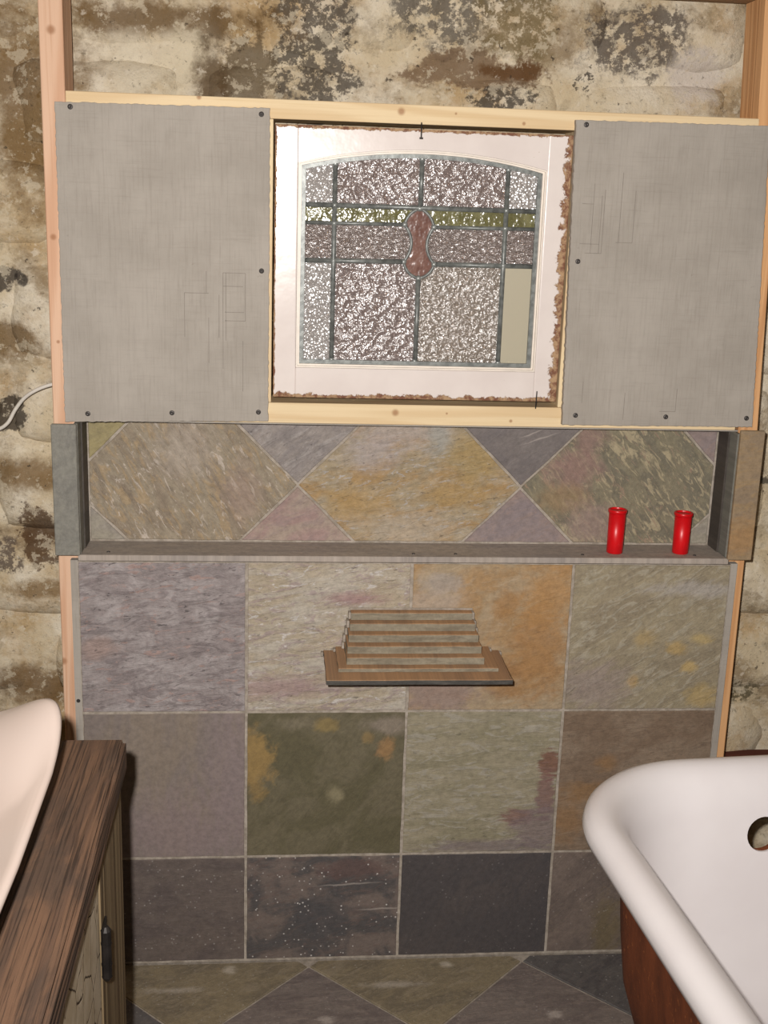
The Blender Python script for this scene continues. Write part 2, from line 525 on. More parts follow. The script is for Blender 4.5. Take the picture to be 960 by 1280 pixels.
M_B1 = slate('slate_smooth_grey_brown', C(132, 116, 100, .8), C(126, 112, 104, .8), C(136, 122, 110, .8), 1.57, (1, 3), 5, 0.3, 0.12, rough=0.5,
             blobs=((0.13, 0.02, 0.05, 0.16, C(134, 116, 116, .8), 0.8), (0.02, -0.1, 0.1, 0.08, C(136, 116, 114, .8), 0.8)))
M_B2 = slate('slate_dark_olive', C(94, 86, 56, .78), C(106, 96, 68, .78), C(86, 78, 52, .78), 0.9, (1, 1.5), 9, 0.3, 0.3,
             blobs=((-0.14, 0.055, 0.035, 0.06, C(158, 122, 40, .8), 0.35), (-0.135, -0.01, 0.018, 0.02, C(140, 110, 44, .8), 0.5), (0.0, 0.125, 0.022, 0.016, C(140, 116, 50, .8), 0.4),
                    (0.115, 0.075, 0.018, 0.022, C(160, 116, 54, .8), 0.4), (0.08, 0.10, 0.012, 0.012, C(140, 112, 54, .8), 0.5), (0.12, 0.125, 0.04, 0.016, C(142, 126, 108, .8), 0.6),
                    (0.02, -0.02, 0.014, 0.016, C(138, 126, 88, .8), 0.6), (-0.06, 0.13, 0.03, 0.012, C(124, 112, 86, .8), 0.7)))
M_B3 = slate('slate_sage', C(150, 138, 108, .82), C(138, 128, 96, .82), C(162, 154, 138, .82), 0.05, (1, 4), 8, 0.6, 0.45, pits=0.3,
             blobs=((0.135, 0.04, 0.022, 0.03, C(122, 66, 48, .82), 0.25), (0.13, -0.03, 0.018, 0.05, C(128, 86, 82, .82), 0.3), (0.08, -0.075, 0.035, 0.016, C(130, 84, 74, .82), 0.3),
                    (0.12, -0.10, 0.05, 0.05, C(124, 104, 104, .82), 0.4), (0.02, -0.14, 0.12, 0.014, C(120, 104, 104, .82), 0.6)))
M_B4 = slate('slate_brown', C(122, 98, 74, .78), C(134, 112, 88, .78), C(112, 88, 66, .78), 0.1, (1, 2), 8, 0.5, 0.35, pits=0.2,
             blobs=((-0.10, -0.02, 0.05, 0.02, C(138, 98, 44, .78), 0.7), (-0.13, -0.08, 0.03, 0.05, C(142, 102, 52, .78), 0.7), (-0.06, 0.04, 0.02, 0.016, C(140, 100, 48, .78), 0.7)))
M_C1 = slate('slate_dark_mauve', C(94, 81, 74, .66), C(86, 74, 70, .66), C(102, 90, 82, .66), 0.05, (1, 2), 9, 0.4, 0.25, specks=0.3,
             scratch=())
M_C2 = slate('slate_mottled_dark', C(102, 88, 80, .66), C(74, 69, 68, .66), C(98, 76, 68, .66), 0.3, (1, 1.2), 11, 0.4, 0.3, specks=0.8, patch=(0.42, 0.58), bmix=0.6,
             blobs=((0.0, -0.01, 0.055, 0.06, C(68, 66, 68, .68), 0.2), (0.06, 0.085, 0.06, 0.02, C(94, 68, 62, .68), 0.3)),
             scratch=((0.05, 0.052, 0.085, 0.003, 0.05), (0.12, -0.005, 0.07, 0.003, 0.03)))
M_C3 = slate('slate_charcoal', C(70, 64, 64, .68), C(76, 68, 66, .68), C(64, 60, 62, .68), 1.2, (1, 1.5), 7, 0.4, 0.2, specks=0.12)
M_C4 = slate('slate_brown_mauve', C(106, 90, 80, .68), C(96, 82, 74, .68), C(116, 100, 84, .68), 0.8, (1, 2), 7, 0.35, 0.25, specks=0.2,
             blobs=((-0.03, -0.06, 0.03, 0.06, C(104, 88, 52, .68), 0.7),))
M_N1 = slate('slate_niche_streaked', C(152, 136, 110, .80), C(140, 122, 98, .80), C(172, 140, 88, .80), -1.0, (1, 3), 9, 0.55, 0.8, lo=C(190, 174, 156, .80), sk=42, pits=0.25,
             blobs=((0.13, -0.02, 0.03, 0.05, C(158, 132, 114, .80), 0.8), (0.02, 0.06, 0.05, 0.05, C(168, 152, 134, .80), 0.8)))
M_N2 = slate('slate_niche_gold', C(164, 144, 108, .80), C(170, 132, 70, .80), C(180, 164, 140, .80), 0.2, (1, 1.8), 11, 0.45, 0.8, sk=48, pits=0.45, lo=C(176, 170, 166, .80),
             blobs=((-0.02, 0.10, 0.09, 0.035, C(172, 156, 146, .80), 0.6), (-0.08, 0.06, 0.05, 0.03, C(170, 156, 150, .80), 0.7), (0.12, 0.05, 0.05, 0.05, C(168, 140, 74, .80), 0.7),
                    (0.08, -0.02, 0.06, 0.025, C(174, 136, 60, .80), 0.6), (-0.1, -0.04, 0.06, 0.03, C(176, 138, 66, .80), 0.6), (0.0, -0.09, 0.09, 0.03, C(176, 160, 136, .80), 0.7), (0.05, 0.09, 0.02, 0.03, C(158, 156, 146, .80), 0.6)))
M_N3 = slate('slate_niche_flaked', C(130, 120, 92, .80), C(118, 110, 88, .80), C(178, 160, 118, .80), -0.9, (1, 1.6), 16, 0.75, 0.6, sk=46, patch=(0.46, 0.54), lo=C(152, 124, 98, .80),
             blobs=((-0.13, 0.03, 0.05, 0.04, C(150, 112, 102, .80), 0.6), (-0.15, -0.03, 0.05, 0.03, C(146, 118, 74, .80), 0.6), (-0.09, -0.08, 0.05, 0.04, C(150, 124, 112, .80), 0.6),
                    (-0.10, 0.09, 0.03, 0.03, C(146, 112, 100, .80), 0.6)))
M_T1 = slate('slate_triangle_mauve', C(150, 138, 130, .80), C(136, 126, 122, .80), C(166, 157, 152, .80), 0.7, (1, 2.5), 12, 0.5, 0.8, pits=0.5)
M_T2 = slate('slate_triangle_pink', C(160, 138, 120, .80), C(156, 124, 116, .80), C(142, 120, 116, .80), 0.5, (1, 1.6), 12, 0.5, 0.4, pits=0.2)
M_T3 = slate('slate_triangle_dusk', C(116, 106, 102, .80), C(108, 99, 98, .80), C(126, 116, 111, .80), 0.6, (1, 2), 8, 0.4, 0.3, scratch=((0.015, 0.019, 0.032, 0.0022, 0.37), (0.033, 0.0095, 0.05, 0.0022, 0.33)))
M_T4 = slate('slate_triangle_rose', C(142, 122, 116, .80), C(134, 118, 118, .80), C(150, 124, 112, .80), 0.4, (1, 2), 9, 0.5, 0.3)
M_T5 = slate('slate_corner_yellow', C(150, 134, 78, .80), C(140, 126, 82, .80), C(160, 144, 96, .80), 0.4, (1, 2), 9, 0.4, 0.3)
M_T6 = slate('slate_corner_grey', C(148, 138, 118, .80), C(140, 130, 118, .80), C(158, 148, 130, .80), 0.4, (1, 2), 9, 0.4, 0.4)
M_TRIM = slate('slate_grey_green', C(122, 119, 108, .72), C(114, 111, 102, .72), C(132, 128, 114, .72), 1.3, (1, 2), 12, 0.4, 0.3)
M_TRIMG = slate('slate_golden', C(146, 120, 82, .72), C(134, 112, 84, .72), C(150, 118, 66, .72), 0.1, (1, 3), 8, 0.5, 0.25, blobs=((0, -0.08, 0.05, 0.03, C(160, 116, 52, .72), 0.7),))
M_SILL = slate('slate_sill', C(134, 122, 110, .5), C(124, 114, 106, .5), C(144, 132, 120, .5), 0.0, (1, 4), 8, 0.4, 0.2, floor=True)
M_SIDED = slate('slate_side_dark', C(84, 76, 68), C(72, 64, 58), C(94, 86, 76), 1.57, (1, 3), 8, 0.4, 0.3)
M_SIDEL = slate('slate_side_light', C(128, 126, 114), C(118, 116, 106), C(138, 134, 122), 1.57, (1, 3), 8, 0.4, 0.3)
FK = 0.36
M_FL = [slate('slate_floor_olive', C(96, 84, 60, FK), C(84, 74, 56, FK), C(104, 92, 72, FK), 0.5, (1, 1.8), 8, 0.5, 0.3, floor=True, specks=0.25,
              blobs=((0.06, 0.03, 0.012, 0.01, C(132, 122, 106, FK), 0.6), (-0.05, -0.03, 0.05, 0.008, C(120, 110, 96, FK), 0.8))),
        slate('slate_floor_mauve', C(86, 76, 70, FK), C(78, 68, 64, FK), C(96, 84, 76, FK), 0.1, (1, 3), 8, 0.5, 0.3, floor=True, specks=0.25,
              blobs=((0.03, 0.05, 0.014, 0.01, C(124, 114, 106, FK), 0.6),)),
        slate('slate_floor_dark', C(66, 62, 60, FK), C(58, 54, 54, FK), C(76, 70, 66, FK), 0.7, (1, 2), 8, 0.4, 0.3, floor=True, specks=0.35)]

# ---- floor of diagonal slate
floor = struct(box('floor', -1.4, 2.6, -3.2, 0.45, -0.06, -0.0035, M_GROUT, bev=0), 'diagonal slate tile floor')
def floor_tiles():
    s = 0.3085; hd = s / math.sqrt(2); rnd = random.Random(5)
    fixed = {(0, 0): 1, (-1, -1): 0, (1, 1): 1, (0, 1): 0}
    for a in range(-9, 10):
        for b in range(-12, 12):
            # tile with its far corner at lattice point
            cx = 0.436 + (a - b) * hd; cy = -0.02 - hd + (a + b) * hd
            h = hd - 0.0035
            poly = clip([(cx, cy - h), (cx + h, cy), (cx, cy + h), (cx - h, cy)], -1.3, 2.5, -3.2, -0.003)
            if len(poly) < 3 or abs(area(poly)) < 4e-4: continue
            k = {(0, 0): 1, (1, -1): 1, (0, -1): 0, (1, 0): 0, (-1, 0): 0, (2, -1): 2, (1, -2): 2}.get((a, b), rnd.randrange(3))
            tile('floor_tile', poly, rnd.uniform(-0.0006, 0.0006), 0.012, 'F', M_FL[k], floor, cham=0.001, rag_step=0.05, rag_amp=0.0006)
floor_tiles()

# ---- cement backer board material
gb = G('cement_backer_board', 0.9, 0.1)
_v = gb.obj()
_w1 = gb.noise(gb.mapv(_v, scale=(1, 1, 0.05)), 240, 3, 0.7)
_w2 = gb.noise(gb.mapv(_v, scale=(0.05, 1, 1)), 240, 3, 0.7)
_n = gb.noise(_v, 9, 6, 0.6)
_c = gb.mix(gb.rng(_n, 0.3, 0.7), C(150, 143, 134, .84), C(162, 155, 146, .84))
_c = gb.mix(gb.rng(_w1, 0.45, 0.75, 0, 0.22), _c, C(112, 104, 95))
_c = gb.mix(gb.rng(_w2, 0.5, 0.8, 0, 0.18), _c, C(112, 104, 95))
_s = gb.noise(_v, 34, 5, 0.7)
_c = gb.mix(gb.rng(_s, 0.68, 0.74, 0, 0.4), _c, C(118, 108, 98))
gb.done(_c, gb.bump(gb.math('ADD', _w1, _w2), 0.25, 0.0008))
M_BOARD = gb.m
M_SCREW = plain('dark_screw_head', C(70, 66, 64), 0.5, 0.4, 0.6)
M_PENCIL = plain('pencil_line', C(134, 127, 119), 0.9, 0.05)

# ---- lower tiled wall
P = 0.3085; H3 = 0.236
wall = struct(empty('wall_tiled', (0.6, 0, 0)), 'partition faced with square slate tiles')
box('backer_board', -0.013, 1.249, 0.009, 0.0245, 0.005, 0.8435, M_BOARD, wall, bev=0)
box('grout_bed', 0.001, 1.2335, 0.0018, 0.0105, 0.0, 0.8435, M_GROUT, wall, bev=0)
rows = [(0.0, H3), (H3, H3 + P), (H3 + P, 0.8445)]
mats = [[M_C1, M_C2, M_C3, M_C4], [M_B1, M_B2, M_B3, M_B4], [M_A1, M_A2, M_A3, M_A4]]
rt = random.Random(3)
for j in range(3):
    for i in range(4):
        x0, x1 = i * P + 0.0027, (i + 1) * P - 0.0027
        z0, z1 = rows[j][0] + (0.006 if j == 0 else 0.0027), rows[j][1] - 0.0027
        t = tile('wall_tile', [(x0, z0), (x1, z0), (x1, z1), (x0, z1)], rt.uniform(-0.0007, 0.0007), 0.009, 'W', mats[j][i], wall,
                 cham=0.001, rag_step=0.022, rag_amp=0.0006, rnd=rt)
for sx, sz in ((-0.007, 0.566), (-0.007, 0.2)):
    link('screw', lathe_bm([(0.0, 0.0), (0.0038, 0.0), (0.0034, -0.0014), (0.0, -0.0016)], 12), M_SCREW, wall).matrix_local = Matrix.Translation(Vector((sx, 0.0089, sz)) - wall.location) @ Matrix.Rotation(-math.pi / 2, 4, 'X') @ Matrix.Rotation(math.pi, 4, 'X')

# ---- niche
ND = 0.092
niche = struct(empty('wall_niche', (0.6, 0, 0.845)), 'long recessed shelf niche lined with diagonal slate')
box('niche_back', 0.0, 1.228, ND + 0.0025, ND + 0.02, 0.845, 1.0988, M_GROUT, niche, bev=0)
hd = 0.4355 / 2 - 0.0046
NX0, NX1, NZ0, NZ1 = 0.0135, 1.2135, 0.8605, 1.0985
rn = random.Random(21)
cxs = [0.187, 0.6175, 1.048]; cz = 0.970
kind = {('d', 0): M_N1, ('d', 1): M_N2, ('d', 2): M_N3}
for i, cx in enumerate(cxs):
    poly = clip([(cx, cz - hd), (cx + hd, cz), (cx, cz + hd), (cx - hd, cz)], NX0, NX1, NZ0, NZ1)
    tile('niche_tile', poly, ND, 0.01, 'W', kind[('d', i)], niche, cham=0.001, rag_step=0.03, rag_amp=0.0008, rnd=rn)
for i in range(4):
    cx = 0.187 - 0.21525 + i * 0.4305
    for s, ms in ((1, (M_T5, M_T1, M_T3, M_T4)), (-1, (M_T6, M_T2, M_T4, M_T6))):
        cc = cz + s * 0.2177
        poly = clip([(cx, cc - hd), (cx + hd, cc), (cx, cc + hd), (cx - hd, cc)], NX0, NX1, NZ0, NZ1)
        if len(poly) < 3 or abs(area(poly)) < 1e-4: continue
        tile('niche_tile', poly, ND, 0.01, 'W', ms[i], niche, cham=0.001, rag_step=0.03, rag_amp=0.0008, rnd=rn)
# sill: three strips of slate, butted
for a, b in ((0.003, 1.2255),):
    box('sill_strip', a, b, -0.003, ND, 0.8455, 0.857, M_SILL, niche, bev=0.0012)
for sx in (0.055, 0.70, 0.945, 1.165, 0.62):
    link('grout_pit', lathe_bm([(0.0, 0.0012), (0.003, 0.0012), (0.0034, 0.0)], 10, c=(sx, 0.018, 0.857)), M_SCREW, niche, (sx, 0.018, 0.857)).location = (sx - 0.6, 0.018, 0.012)
    niche.children[-1].data.transform(Matrix.Translation((0, 0, 0)))
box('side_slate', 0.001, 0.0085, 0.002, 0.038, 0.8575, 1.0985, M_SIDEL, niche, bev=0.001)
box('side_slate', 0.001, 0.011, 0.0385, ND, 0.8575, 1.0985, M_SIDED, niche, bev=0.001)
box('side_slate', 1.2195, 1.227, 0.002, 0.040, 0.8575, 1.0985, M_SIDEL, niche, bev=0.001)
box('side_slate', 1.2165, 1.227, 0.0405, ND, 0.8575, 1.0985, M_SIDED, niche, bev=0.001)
box('edge_trim', -0.0365, 0.0075, -0.008, 0.0015, 0.857, 1.0985, M_TRIM, niche, bev=0.0014)
box('edge_trim', 1.2215, 1.268, -0.008, 0.0015, 0.8555, 1.1065, M_TRIMG, niche, bev=0.0014)
box('niche_top', 0.0, 1.228, 0.026, ND + 0.02, 1.0990, 1.1012, M_BOARD, niche, bev=0)

# ================================================================ TIMBER
M_STUDL = wood('pine_stud_pinkish', C(214, 178, 150), C(202, 160, 130), C(192, 148, 118), 'Z', 1.0, knots=((0.0, -0.045, 0.505, 0.007), (-0.008, -0.045, 0.17, 0.005), (-0.006, -0.045, -0.01, 0.003), (-0.018, -0.045, -0.61, 0.007)))
M_STUDR = wood('pine_stud_orange', C(214, 166, 118), C(196, 146, 100), C(188, 136, 92), 'Z', 1.0)
M_PINE = wood('pale_pine', C(222, 200, 162), C(212, 186, 146), C(204, 176, 132), 'X', 1.0, knots=((-0.035, -0.045, 0.004, 0.006), (0.18, -0.045, -0.008, 0.003), (-0.38, -0.045, 0.014, 0.004), (0.06, -0.045, 0.004, 0.002)))
M_PINEZ = wood('pale_pine_upright', C(222, 202, 164), C(212, 188, 150), C(204, 176, 136), 'Z', 1.2)
M_TOPP = wood('brown_pine', C(150, 118, 84), C(130, 100, 70), C(120, 92, 64), 'X', 1.0)

def prism(name, quad, y0, y1, m):
    """timber with a four-cornered face in x,z between two depths"""
    bm = slab_bm(quad, y0, y1 - y0, 'W', cham=0.0015)
    cx = sum(p[0] for p in quad) / len(quad); cz_ = sum(p[1] for p in quad) / len(quad)
    return link(name, bm, m, None, (cx, (y0 + y1) / 2, cz_))

tag(prism('wall_stud', [(-0.0365, 0.0), (0.002, 0.0), (0.002, 2.5), (-0.038, 2.5)], 0.025, 0.114, M_STUDL), 'pinkish pine wall stud with a white cable passing behind it', 'wall stud', 'upright studs of the partition')
tag(prism('wall_stud', [(1.2315, 0.0), (1.2735, 0.0), (1.268, 1.05), (1.2365, 1.862), (1.1945, 1.862), (1.2285, 1.11)], 0.025, 0.114, M_STUDR), 'orange pine wall stud beside the golden slate niche trim', 'wall stud', 'upright studs of the partition')
tag(box('top_plate', 0.004, 1.40, 0.025, 0.114, 1.8625, 1.902, M_TOPP), 'long brown timber plate across the top of the orange stud', 'timber')
tag(box('window_header', 0.0025, 1.2065, 0.025, 0.114, 1.6285, 1.6605, M_PINE), 'long pale pine rail above the leaded window', 'timber rail', 'horizontal rails around the window')
tag(box('window_sill_rail', 0.0025, 1.222, 0.025, 0.114, 1.1015, 1.1385, M_PINE), 'pale pine rail below the leaded window', 'timber rail', 'horizontal rails around the window')
tag(box('jack_stud', 0.318, 0.3505, 0.025, 0.114, 1.139, 1.628, M_PINEZ, bev=0.001), 'thin pale pine strip between window and the board by the pinkish stud', 'timber strip')
tag(box('jack_stud', 0.8785, 0.91, 0.025, 0.114, 1.139, 1.628, M_PINEZ, bev=0.001), 'thin pale pine strip between window and the board by the orange stud', 'timber strip')

# ================================================================ CEMENT BOARDS
def board(quad, label, screws, marks, seed):
    rnd = random.Random(seed)
    cx = sum(p[0] for p in quad) / 4; cz_ = sum(p[1] for p in quad) / 4
    o = link('cement_board', slab_bm(quad, 0.012, 0.0128, 'W', cham=0.0008, rag_step=0.005, rag_amp=0.0008, rnd=rnd), M_BOARD, None, (cx, 0.012, cz_))
    tag(o, label, 'cement board', 'cement boards beside the window')
    for sx, sz in screws:
        bm = lathe_bm([(0.0, 0.0016), (0.0022, 0.0022), (0.0042, 0.0016), (0.0046, 0.0)], 14)
        bmesh.ops.rotate(bm, verts=bm.verts, cent=(0, 0, 0), matrix=Matrix.Rotation(math.pi / 2, 3, 'X'))
        link('screw', bm, M_SCREW, o).location = (sx - cx, -0.0001, sz - cz_)
    bm = bmesh.new()
    for x0, z0, x1, z1 in marks:
        if x0 == x1: box_bm(x0 - 0.0005, x0 + 0.0005, 0.01185, 0.0122, z0, z1, bm=bm)
        else: box_bm(x0, x1, 0.01185, 0.0122, z0 - 0.0005, z0 + 0.0005, bm=bm)
    link('pencil_marks', bm, M_PENCIL, o, (cx, 0.012, cz_))['kind'] = 'stuff'
    return o
board([(-0.0145, 1.0995), (0.3455, 1.1065), (0.3445, 1.6445), (-0.0135, 1.6415)], 'grey cement board with pencilled boxes beside pinkish stud',
      ((0.012, 1.634), (0.330, 1.634), (0.332, 1.373), (0.026, 1.115), (0.174, 1.119), (0.328, 1.123)),
      ((0.198, 1.255, 0.198, 1.332), (0.198, 1.332, 0.24, 1.332), (0.265, 1.20, 0.265, 1.368), (0.270, 1.25, 0.270, 1.368), (0.265, 1.368, 0.304, 1.368), (0.265, 1.345, 0.30, 1.345),
       (0.304, 1.285, 0.304, 1.368), (0.268, 1.285, 0.304, 1.285), (0.258, 1.255, 0.258, 1.33), (0.24, 1.21, 0.24, 1.29), (0.268, 1.30, 0.302, 1.30), (0.236, 1.333, 0.236, 1.37), (0.30, 1.16, 0.30, 1.25)), 1)
board([(0.8865, 1.1085), (1.2495, 1.110), (1.222, 1.648), (0.8735, 1.6455)], 'grey cement board with faint squares beside the orange stud',
      ((0.892, 1.638), (0.894, 1.405), (0.910, 1.127), (1.081, 1.127), (1.236, 1.127)),
      ((0.915, 1.42, 0.915, 1.54), (0.895, 1.505, 0.915, 1.505), (0.93, 1.42, 0.93, 1.52), (0.935, 1.42, 0.935, 1.53), (0.905, 1.42, 0.935, 1.42), (0.965, 1.44, 0.965, 1.56), (0.99, 1.44, 0.99, 1.53),
       (0.96, 1.44, 0.99, 1.44), (0.895, 1.436, 0.93, 1.436), (1.098, 1.137, 1.098, 1.18), (1.068, 1.137, 1.098, 1.137), (0.92, 1.15, 0.92, 1.19), (1.0, 1.12, 1.0, 1.17)), 2)

# ================================================================ WINDOW
def white_paint():
    g = G('peeling_white_paint', 0.4, 0.35)
    v = g.pos()
    sep = g.n('SeparateXYZ'); g.l(v, sep.inputs[0])
    X0, X1, Z0, Z1 = 0.3535, 0.8755, 1.1485, 1.6205
    dx = g.math('SUBTRACT', X1, sep.outputs[0]); dx0 = g.math('SUBTRACT', sep.outputs[0], X0)
    dz = g.math('SUBTRACT', sep.outputs[2], Z0); dz1 = g.math('SUBTRACT', Z1, sep.outputs[2])
    e = g.math('MINIMUM', g.math('MINIMUM', g.math('MULTIPLY', dx, 0.62), dz), g.math('MINIMUM', g.math('MULTIPLY', dx0, 2.6), g.math('MULTIPLY', dz1, 1.7)))
    n = g.noise(v, 46, 7, 0.72, 0.6)
    w = g.math('ADD', e, g.math('MULTIPLY', g.math('SUBTRACT', n, 0.5), 0.030))
    chip = g.rng(w, 0.0078, 0.0064)
    woodn = g.noise(g.mapv(v, scale=(1, 1, 1)), 70, 5, 0.7)
    wc = g.mix(g.rng(woodn, 0.4, 0.6), C(116, 78, 60), C(170, 140, 108))
    chips2 = g.rng(g.noise(g.mapv(v, loc=(4, 2, 1)), 30, 6, 0.7), 0.71, 0.73)
    c = g.mix(g.rng(g.noise(v, 12, 4), 0.3, 0.7), C(214, 203, 197), C(221, 211, 205))
    c = g.mix(chips2, c, C(176, 156, 136))
    c = g.mix(chip, c, wc)
    ro = g.rng(chip, 0, 1, 0.22, 0.85)
    nd = g.bump(g.math('SUBTRACT', 1.0, chip), 0.5, 0.002)
    nd = g.bump(g.noise(v, 26, 3), 0.12, 0.004, nd)
    return g.done(c, nd, ro)
M_WHITE = white_paint()
M_WHITE2 = plain('cream_moulding_paint', C(222, 212, 200), 0.4, 0.4, var=0.05, scale=40, bump=0.1)
M_LEAD = plain('lead_came', C(112, 115, 112), 0.4, 0.5, 0.2, var=0.3, scale=90, bump=0.25)
M_SOLDER = plain('solder', C(130, 133, 130), 0.35, 0.5, 0.25, var=0.3, scale=120, bump=0.3)
M_IRON = plain('black_iron', C(38, 34, 32), 0.5, 0.4, 0.5, var=0.3)

win = struct(empty('window_1', (0.6145, 0.03, 1.1485)), 'white sash window with arched leaded glass and red tulip pane')
SX0, SX1, SZ0, SZ1, SY0, SY1 = 0.3535, 0.8755, 1.1485, 1.6205, 0.028, 0.066
OX0, OX1, OZ0 = 0.394, 0.832, 1.203              # opening
def arch(x, lift=0.0):                           # head of the opening
    t = (x - 0.613) / 0.219
    return 1.559 + lift + 0.027 * (1 - t * t)
def wpart(name, bm, m, parent=win, o=None, smooth=False):
    if o is None:
        k = len(bm.verts); s = Vector((0, 0, 0))
        for v in bm.verts: s += v.co
        o = s / k
    return link(name, bm, m, parent, tuple(o), smooth)
box('stile', SX0, OX0, SY0, SY1, SZ0, SZ1, M_WHITE, win, bev=0.0025, seg=2)
box('stile', OX1, SX1, SY0, SY1, SZ0, SZ1, M_WHITE, win, bev=0.0025, seg=2)
box('bottom_rail', OX0 - 0.0003, OX1 + 0.0003, SY0 - 0.0006, SY1, SZ0, OZ0, M_WHITE, win, bev=0.0018, seg=2)
N = 24
top = [(OX0 + (OX1 - OX0) * i / N, arch(OX0 + (OX1 - OX0) * i / N)) for i in range(N + 1)]
rail = slab_bm(top + [(OX1, SZ1), (OX0, SZ1)], SY0, SY1 - SY0, 'W', cham=0.0, tess=True)
wpart('top_rail', rail, M_WHITE)
# stepped moulding round the opening
def ring_strip(d0, d1, y0, y1):
    def loop(d):
        l = [(OX0 + d, OZ0 + d), (OX1 - d, OZ0 + d)]
        xs = [OX1 - d - (OX1 - OX0 - 2 * d) * i / N for i in range(N + 1)]
        return l + [(x, arch(x) - d) for x in xs]
    a, b = loop(d0), loop(d1)
    bm = bmesh.new()
    vs = [[bm.verts.new((p[0], y, p[1])) for p in L] for L, y in ((a, y0), (b, y0), (b, y1), (a, y1))]
    n = len(a)
    for r in range(4):
        A, B = vs[r], vs[(r + 1) % 4]
        for i in range(n):
            bm.faces.new([A[i], A[(i + 1) % n], B[(i + 1) % n], B[i]])
    return bm
wpart('moulding', ring_strip(0.0002, 0.0028, SY0 + 0.002, SY1), M_WHITE2)
wpart('moulding', ring_strip(0.003, 0.0062, SY0 + 0.007, SY1), M_WHITE2)
wpart('border_came', ring_strip(0.0064, 0.0135, 0.040, 0.056), M_LEAD)

# glass
def glass(name, tint, kind, scale, body, bodyf, gloss, bump, rough=0.16, spot=None, bd=0.004):
    m = bpy.data.materials.new(name); m.use_nodes = True
    g = G.__new__(G); g.m = m; g.t = m.node_tree
    for nd in list(g.t.nodes): g.t.nodes.remove(nd)
    out = g.n('OutputMaterial')
    v = g.obj()
    r = g.n('CombineXYZ'); g.l(g.math('MULTIPLY', g.rand(), 9.0), r.inputs[0]); g.l(g.math('MULTIPLY', g.rand(), 5.0), r.inputs[2])
    q = g.vmath('ADD', v, r.outputs[0])
    if kind == 'hammered':
        wv = g.vmath('ADD', q, g.vmath('MULTIPLY', g.noisec(q, scale * 0.5), (0.010, 0.0, 0.010)))
        h = g.math('ADD', g.voro(wv, scale, 'SMOOTH_F1'), g.math('MULTIPLY', g.noise(q, scale * 1.6, 2), 0.7))
    elif kind == 'ripple':
        h = g.noise(g.mapv(q, rot=(0, 0.6, 0), scale=(1, 1, 1.9)), scale, 2, 0.5, 0.9)
    elif kind == 'seedy':
        h = g.voro(q, scale)
    else:
        h = g.noise(q, scale, 2, 0.5)
    nrm = g.bump(h, bump, bd)
    tr = g.n('BsdfTransparent'); tr.inputs[0].default_value = tint
    rf = g.n('BsdfRefraction'); rf.inputs[0].default_value = tint; rf.inputs['Roughness'].default_value = 0.12; rf.inputs['IOR'].default_value = 1.12
    g.l(nrm, rf.inputs['Normal'])
    m1 = g.n('MixShader'); m1.inputs[0].default_value = 0.5
    g.l(tr.outputs[0], m1.inputs[1]); g.l(rf.outputs[0], m1.inputs[2])
    df = g.n('BsdfDiffuse'); df.inputs[0].default_value = body
    if spot is not None:
        cc = g.mix(g.rng(g.noise(q, 26, 5, 0.6, 0.5), 0.4, 0.62), body, spot); g.l(cc, df.inputs[0])
    g.l(nrm, df.inputs['Normal'])
    m2 = g.n('MixShader'); m2.inputs[0].default_value = bodyf
    g.l(m1.outputs[0], m2.inputs[1]); g.l(df.outputs[0], m2.inputs[2])
    gl = g.n('BsdfGlossy'); gl.inputs[0].default_value = (1, 1, 1, 1); gl.inputs['Roughness'].default_value = rough
    g.l(nrm, gl.inputs['Normal'])
    m3 = g.n('MixShader'); m3.inputs[0].default_value = gloss
    g.l(m2.outputs[0], m3.inputs[1]); g.l(gl.outputs[0], m3.inputs[2])
    g.l(m3.outputs[0], out.inputs[0])
    return m
CLR = (0.86, 0.82, 0.80, 1)
G_HAM = glass('hammered_glass', CLR, 'hammered', 85, C(160, 144, 140), 0.5, 0.16, 1.0, 0.25, bd=0.006)
G_HAM2 = glass('hammered_glass_small', CLR, 'hammered', 125, C(174, 162, 150), 0.5, 0.17, 1.0, 0.24, bd=0.0048)
G_RIP = glass('rippled_glass', CLR, 'ripple', 85, C(166, 150, 144), 0.5, 0.17, 1.0, 0.26, bd=0.010)
G_FINE = glass('seedy_glass', CLR, 'seedy', 175, C(196, 190, 186), 0.6, 0.34, 1.0, 0.30, bd=0.0026)
G_FROST = glass('frosted_glass', (0.8, 0.78, 0.66, 1), 'smooth', 8, C(186, 178, 156), 0.82, 0.02, 0.1, 0.4)
G_GREEN = glass('green_streaky_glass', (0.50, 0.50, 0.28, 1), 'smooth', 70, C(120, 116, 76), 0.62, 0.06, 0.9, 0.18, C(150, 146, 106), bd=0.0038)
G_RED = glass('red_brown_streaky_glass', (0.45, 0.24, 0.18, 1), 'smooth', 60, C(140, 104, 92), 0.75, 0.035, 0.7, 0.2, C(118, 82, 72), bd=0.0022)

XA, XB, XC, XD, XE = 0.4065, 0.459, 0.6115, 0.766, 0.819
Z1_, Z2_, Z3_, ZB = 1.4885, 1.4575, 1.392, 1.216
def arc3(a, b, bulge, n=8):
    a, b = Vector(a), Vector(b); d = b - a; nv = Vector((-d.y, d.x))
    return [tuple(a + d * (i / n) + nv * bulge * 4 * (i / n) * (1 - i / n)) for i in range(n + 1)]
T_top, T_bot = (0.6105, 1.4875), (0.6125, 1.3655)
L1, L2 = (0.5845, 1.459), (0.5850, 1.394)
R1, R2 = (0.6370, 1.456), (0.6400, 1.391)
tl_a = arc3(T_top, L1, -0.14); tl_b = arc3(L1, L2, 0.20); tl_c = arc3(L2, T_bot, -0.16)
tr_a = arc3(T_top, R1, 0.14); tr_b = arc3(R1, R2, -0.20); tr_c = arc3(R2, T_bot, 0.16)
GY, GT = 0.0465, 0.003
